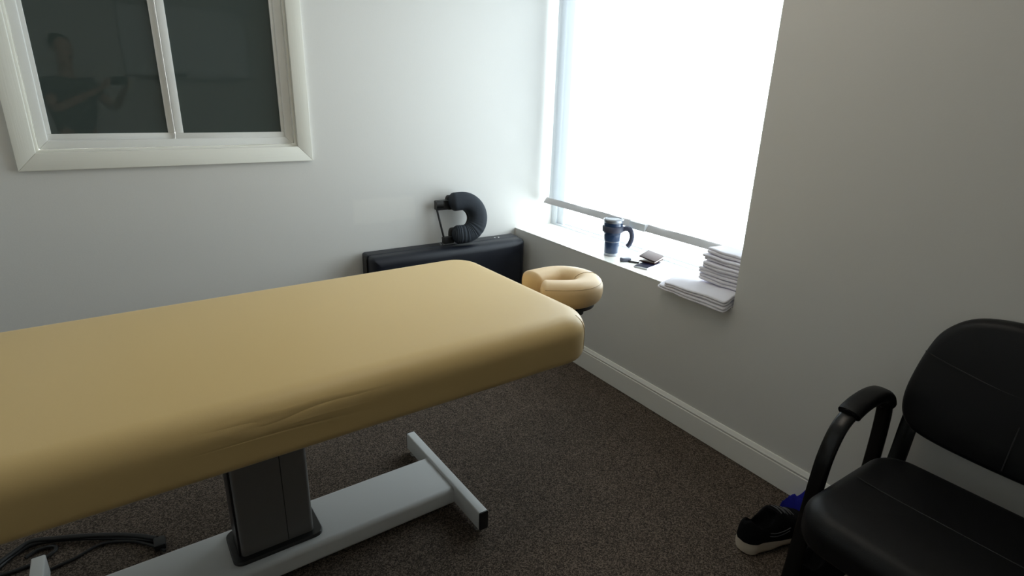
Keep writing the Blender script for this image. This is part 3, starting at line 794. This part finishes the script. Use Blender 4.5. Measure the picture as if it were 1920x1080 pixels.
# ------------------------------------------------------------------ whiteboard on the front wall (seen in the window's reflection)
wb = thing('whiteboard', 'wall-mounted whiteboard with a marker tray, faintly mirrored in the dark window glass', 'whiteboard', (-1.30, Y0 + .01, 1.60))
BX0, BX1, BZ0, BZ1 = -1.88, -0.68, 1.555, 2.25
part('panel', box((BX0, Y0 + .001, BZ0), (BX1, Y0 + .015, BZ1)), M['board'], wb, smooth=False)
mitred('frame_strip', 'frame_strip', (BX0 - .015, BZ0 - .015, BX1 + .015, BZ1 + .015), (BX0 + .008, BZ0 + .008, BX1 - .008, BZ1 - .008), Y0 + .001, Y0 + .022, M['board_frame'], M['board_frame'], wb, .001)
part('tray', box((BX0 + .1, Y0 + .02, BZ0 - .03), (BX1 - .1, Y0 + .085, BZ0 - .012), .002), M['board_frame'], wb)
me_ = part('eraser', box((-1.45, Y0 + .03, BZ0 - .0115), (-1.33, Y0 + .078, BZ0 + .022), .004), M['marker_r'], None, loc=(-1.39, Y0 + .05, BZ0 - .0115))
tag(me_, 'dark felt eraser resting on the whiteboard tray', 'eraser')

cl = thing('added_fill_panel', 'added glowing fill panel, unseen above the massage table, brightening the right wall', 'added fill light', (-.95, -1.6, ZC))  # added warm fill light, unseen; daylight alone leaves the right wall too dark
part('frame', box((-1.57, -1.92, ZC - .012), (-.33, -1.28, ZC - .001), .004), M['trim'], cl)
M['fill_glow'] = mat('added_fill_glow', (0.8, 0.8, 0.8), 0.5)
bb = M['fill_glow'].node_tree.nodes['Principled BSDF']; bb.inputs['Emission Color'].default_value = (1.0, 0.88, 0.72, 1); bb.inputs['Emission Strength'].default_value = 2.4
part('fill_face', box((-1.55, -1.90, ZC - .016), (-.35, -1.30, ZC - .012)), M['fill_glow'], cl, smooth=False)

# ------------------------------------------------------------------ the photographer, mirrored faintly in the dark window
M['skin'] = mat('skin', (0.45, 0.27, 0.20), 0.5)
M['hair'] = mat('dark_hair', (0.02, 0.015, 0.012), 0.6)
M['shirt'] = mat('grey_green_shirt', (0.10, 0.11, 0.11), 0.85)
M['trouser'] = mat('dark_trousers', (0.03, 0.03, 0.035), 0.9)
def skin(name, V, E, m, parent, sub=2, root=0):
    off = Vector(base_of(parent).location) if parent else Vector()
    me = bpy.data.meshes.new(name); me.from_pydata([Vector(v[:3]) - off for v in V], E, []); me.materials.append(m)
    o = link(bpy.data.objects.new(name, me)); 
    if parent: o.parent = parent
    sk = o.modifiers.new('skin', 'SKIN'); sk.use_smooth_shade = True
    d = me.skin_vertices[0].data
    for i, v in enumerate(V):
        d[i].radius = v[3:5] if len(v) > 4 else (v[3], v[3]); d[i].use_root = (i == root)
    ss = o.modifiers.new('sub', 'SUBSURF'); ss.levels = sub; ss.render_levels = sub
    return o
pf = Vector((.55, .835, 0)); pr = Vector((.835, -.55, 0)); pz = Vector((0, 0, 1)); P0 = Vector((-2.36, -3.50, 0))
def pp_(r, f, z): return P0 + pr * r + pf * f + pz * z
pe = thing('person', 'person in a grey shirt holding up a phone, faintly mirrored in the dark window', 'person', tuple(P0))
camp = Vector((-2.012, -2.992, 1.5)); fwv = fw.normalized()
phc = camp - fwv * .012 + r2 * .045 - u2 * .020
V = []; E = []
def nd(p, r, par=None, r2_=None):
    V.append((p.x, p.y, p.z, r, r2_ or r)); 
    if par is not None: E.append((par, len(V) - 1))
    return len(V) - 1
pel = nd(pp_(0, 0, .96), .15, None, .11); wa = nd(pp_(0, .01, 1.12), .14, pel, .10); chs = nd(pp_(0, .0, 1.34), .16, wa, .11)
nb = nd(pp_(0, .0, 1.50), .065, chs, .06); n2_ = nd(pp_(0, .02, 1.60), .055, nb, .058); jaw = nd(pp_(0, .045, 1.665), .065, n2_, .075); hd_ = nd(pp_(0, .04, 1.74), .078, jaw, .098); tp = nd(pp_(0, .035, 1.80), .068, hd_, .085); nd(pp_(0, .03, 1.835), .03, tp, .04)
for sx in (-1, 1):
    sh = nd(pp_(sx * .185, 0, 1.45), .055, chs); 
    hp3 = phc + r2 * (sx * .085) - u2 * .012 - fwv * .02
    el = nd(pp_(sx * .25, .20, 1.24), .042, sh); wr_ = nd(hp3 - fwv * .04 - u2 * .075 + r2 * sx * .02, .026, el, .022)
    pm = nd(hp3 - u2 * .02 + r2 * sx * .012, .030, wr_, .016)
    for k in range(4):
        b0 = hp3 + u2 * (.030 - .020 * k) + r2 * sx * .010; a1 = nd(b0 + fwv * .008, .009, pm); a2 = nd(b0 + fwv * .034 + r2 * sx * (-.002), .0085, a1); nd(b0 + fwv * .036 - r2 * sx * .022, .008, a2)
    t1 = nd(hp3 - u2 * .030 - r2 * sx * .014 - fwv * .004, .010, pm); nd(hp3 - u2 * .014 - r2 * sx * .036 - fwv * .004, .009, t1)
    hip = nd(pp_(sx * .10, 0, .90), .095, pel); kn = nd(pp_(sx * .11, .02, .50), .062, hip); an = nd(pp_(sx * .12, 0, .10), .042, kn); nd(pp_(sx * .13, .14, .035), .035, an)
body = skin('body', V, E, M['skin'], pe)
hv = [pp_(0, -.030, 1.70), pp_(0, -.005, 1.77), pp_(0, .022, 1.825), pp_(0, .030, 1.855)]
skin('hair', [(*hv[0], .065, .060), (*hv[1], .085, .090), (*hv[2], .078, .088), (*hv[3], .045, .050)], [(0, 1), (1, 2), (2, 3)], M['hair'], pe)
for sx in (-1, 1):
    skin('ear', [(*pp_(sx * .080, .03, 1.715), .012), (*pp_(sx * .088, .025, 1.745), .015)], [(0, 1)], M['skin'], body, 1)
    skin('eye', [(*pp_(sx * .032, .135, 1.742), .010), (*pp_(sx * .033, .138, 1.742), .008)], [(0, 1)], M['hair'], body, 1)
skin('nose', [(*pp_(0, .135, 1.745), .009), (*pp_(0, .155, 1.712), .015)], [(0, 1)], M['skin'], body, 1)
skin('mouth', [(*pp_(-.022, .122, 1.672), .006), (*pp_(0, .132, 1.673), .008), (*pp_(.022, .122, 1.672), .006)], [(0, 1), (1, 2)], M['hair'], body, 1)
SV = [(*pp_(0, 0, .90), .165, .125), (*pp_(0, .01, 1.12), .155, .115), (*pp_(0, 0, 1.34), .175, .125), (*pp_(0, 0, 1.49), .08, .075)]
SE = [(0, 1), (1, 2), (2, 3)]
for sx in (-1, 1):
    SV += [(*pp_(sx * .19, 0, 1.45), .07, .07), (*pp_(sx * .23, .12, 1.32), .06, .06)]; SE += [(2, len(SV) - 2), (len(SV) - 2, len(SV) - 1)]
skin('shirt', SV, SE, M['shirt'], pe)
TV = [(*pp_(0, 0, .94), .160, .120)]; TE = []
for sx in (-1, 1):
    TV += [(*pp_(sx * .10, 0, .86), .105, .105), (*pp_(sx * .11, .02, .50), .080, .080), (*pp_(sx * .12, 0, .10), .070, .070)]; n_ = len(TV); TE += [(0, n_ - 3), (n_ - 3, n_ - 2), (n_ - 2, n_ - 1)]
skin('trousers', TV, TE, M['trouser'], pe)
for sx in (-1, 1):
    q = pp_(sx * .125, -.06, .045); q2 = pp_(sx * .132, .15, .038)
    skin('shoe', [(*q, .046, .044), (*q2, .044, .036)], [(0, 1)], M['rubber'], pe)
b = box((-.078, -.038, -.0045), (.078, .038, .0045), .004)
bmesh.ops.transform(b, matrix=Matrix.Translation(phc) @ Matrix((r2, u2, -fw)).transposed().to_4x4(), verts=b.verts)
ph2 = part('camera_phone', b, M['black_plastic'], None, loc=tuple(phc)); tag(ph2, 'black phone held up in both hands by the mirrored person', 'phone')

# ------------------------------------------------------------------ light: overcast daylight through the big window
W = bpy.data.worlds.new('daylight'); bpy.context.scene.world = W; W.use_nodes = True
bg = W.node_tree.nodes['Background']; bg.inputs[0].default_value = (0.90, 0.96, 1.0, 1); bg.inputs[1].default_value = 12.0
pl = bpy.data.lights.new('window_portal', 'AREA'); pl.shape = 'RECTANGLE'; pl.size = abs(NY); pl.size_y = NT - SZ
pl.cycles.is_portal = True
po = link(bpy.data.objects.new('window_portal', pl)); po.location = (0.35, NY / 2, (NT + SZ) / 2)
po.rotation_euler = (math.radians(90), 0, math.radians(90))      # faces -x, into the room

s = bpy.context.scene
s.view_settings.view_transform = 'Standard'; s.view_settings.look = 'None'; s.view_settings.gamma = 1
s.view_settings.use_curve_mapping = False
s.view_settings.exposure = 0.0
s.cycles.max_bounces = 14; s.cycles.diffuse_bounces = 10; s.cycles.transparent_max_bounces = 12
s.cycles.sample_clamp_indirect = 10
s.cycles.use_denoising = True
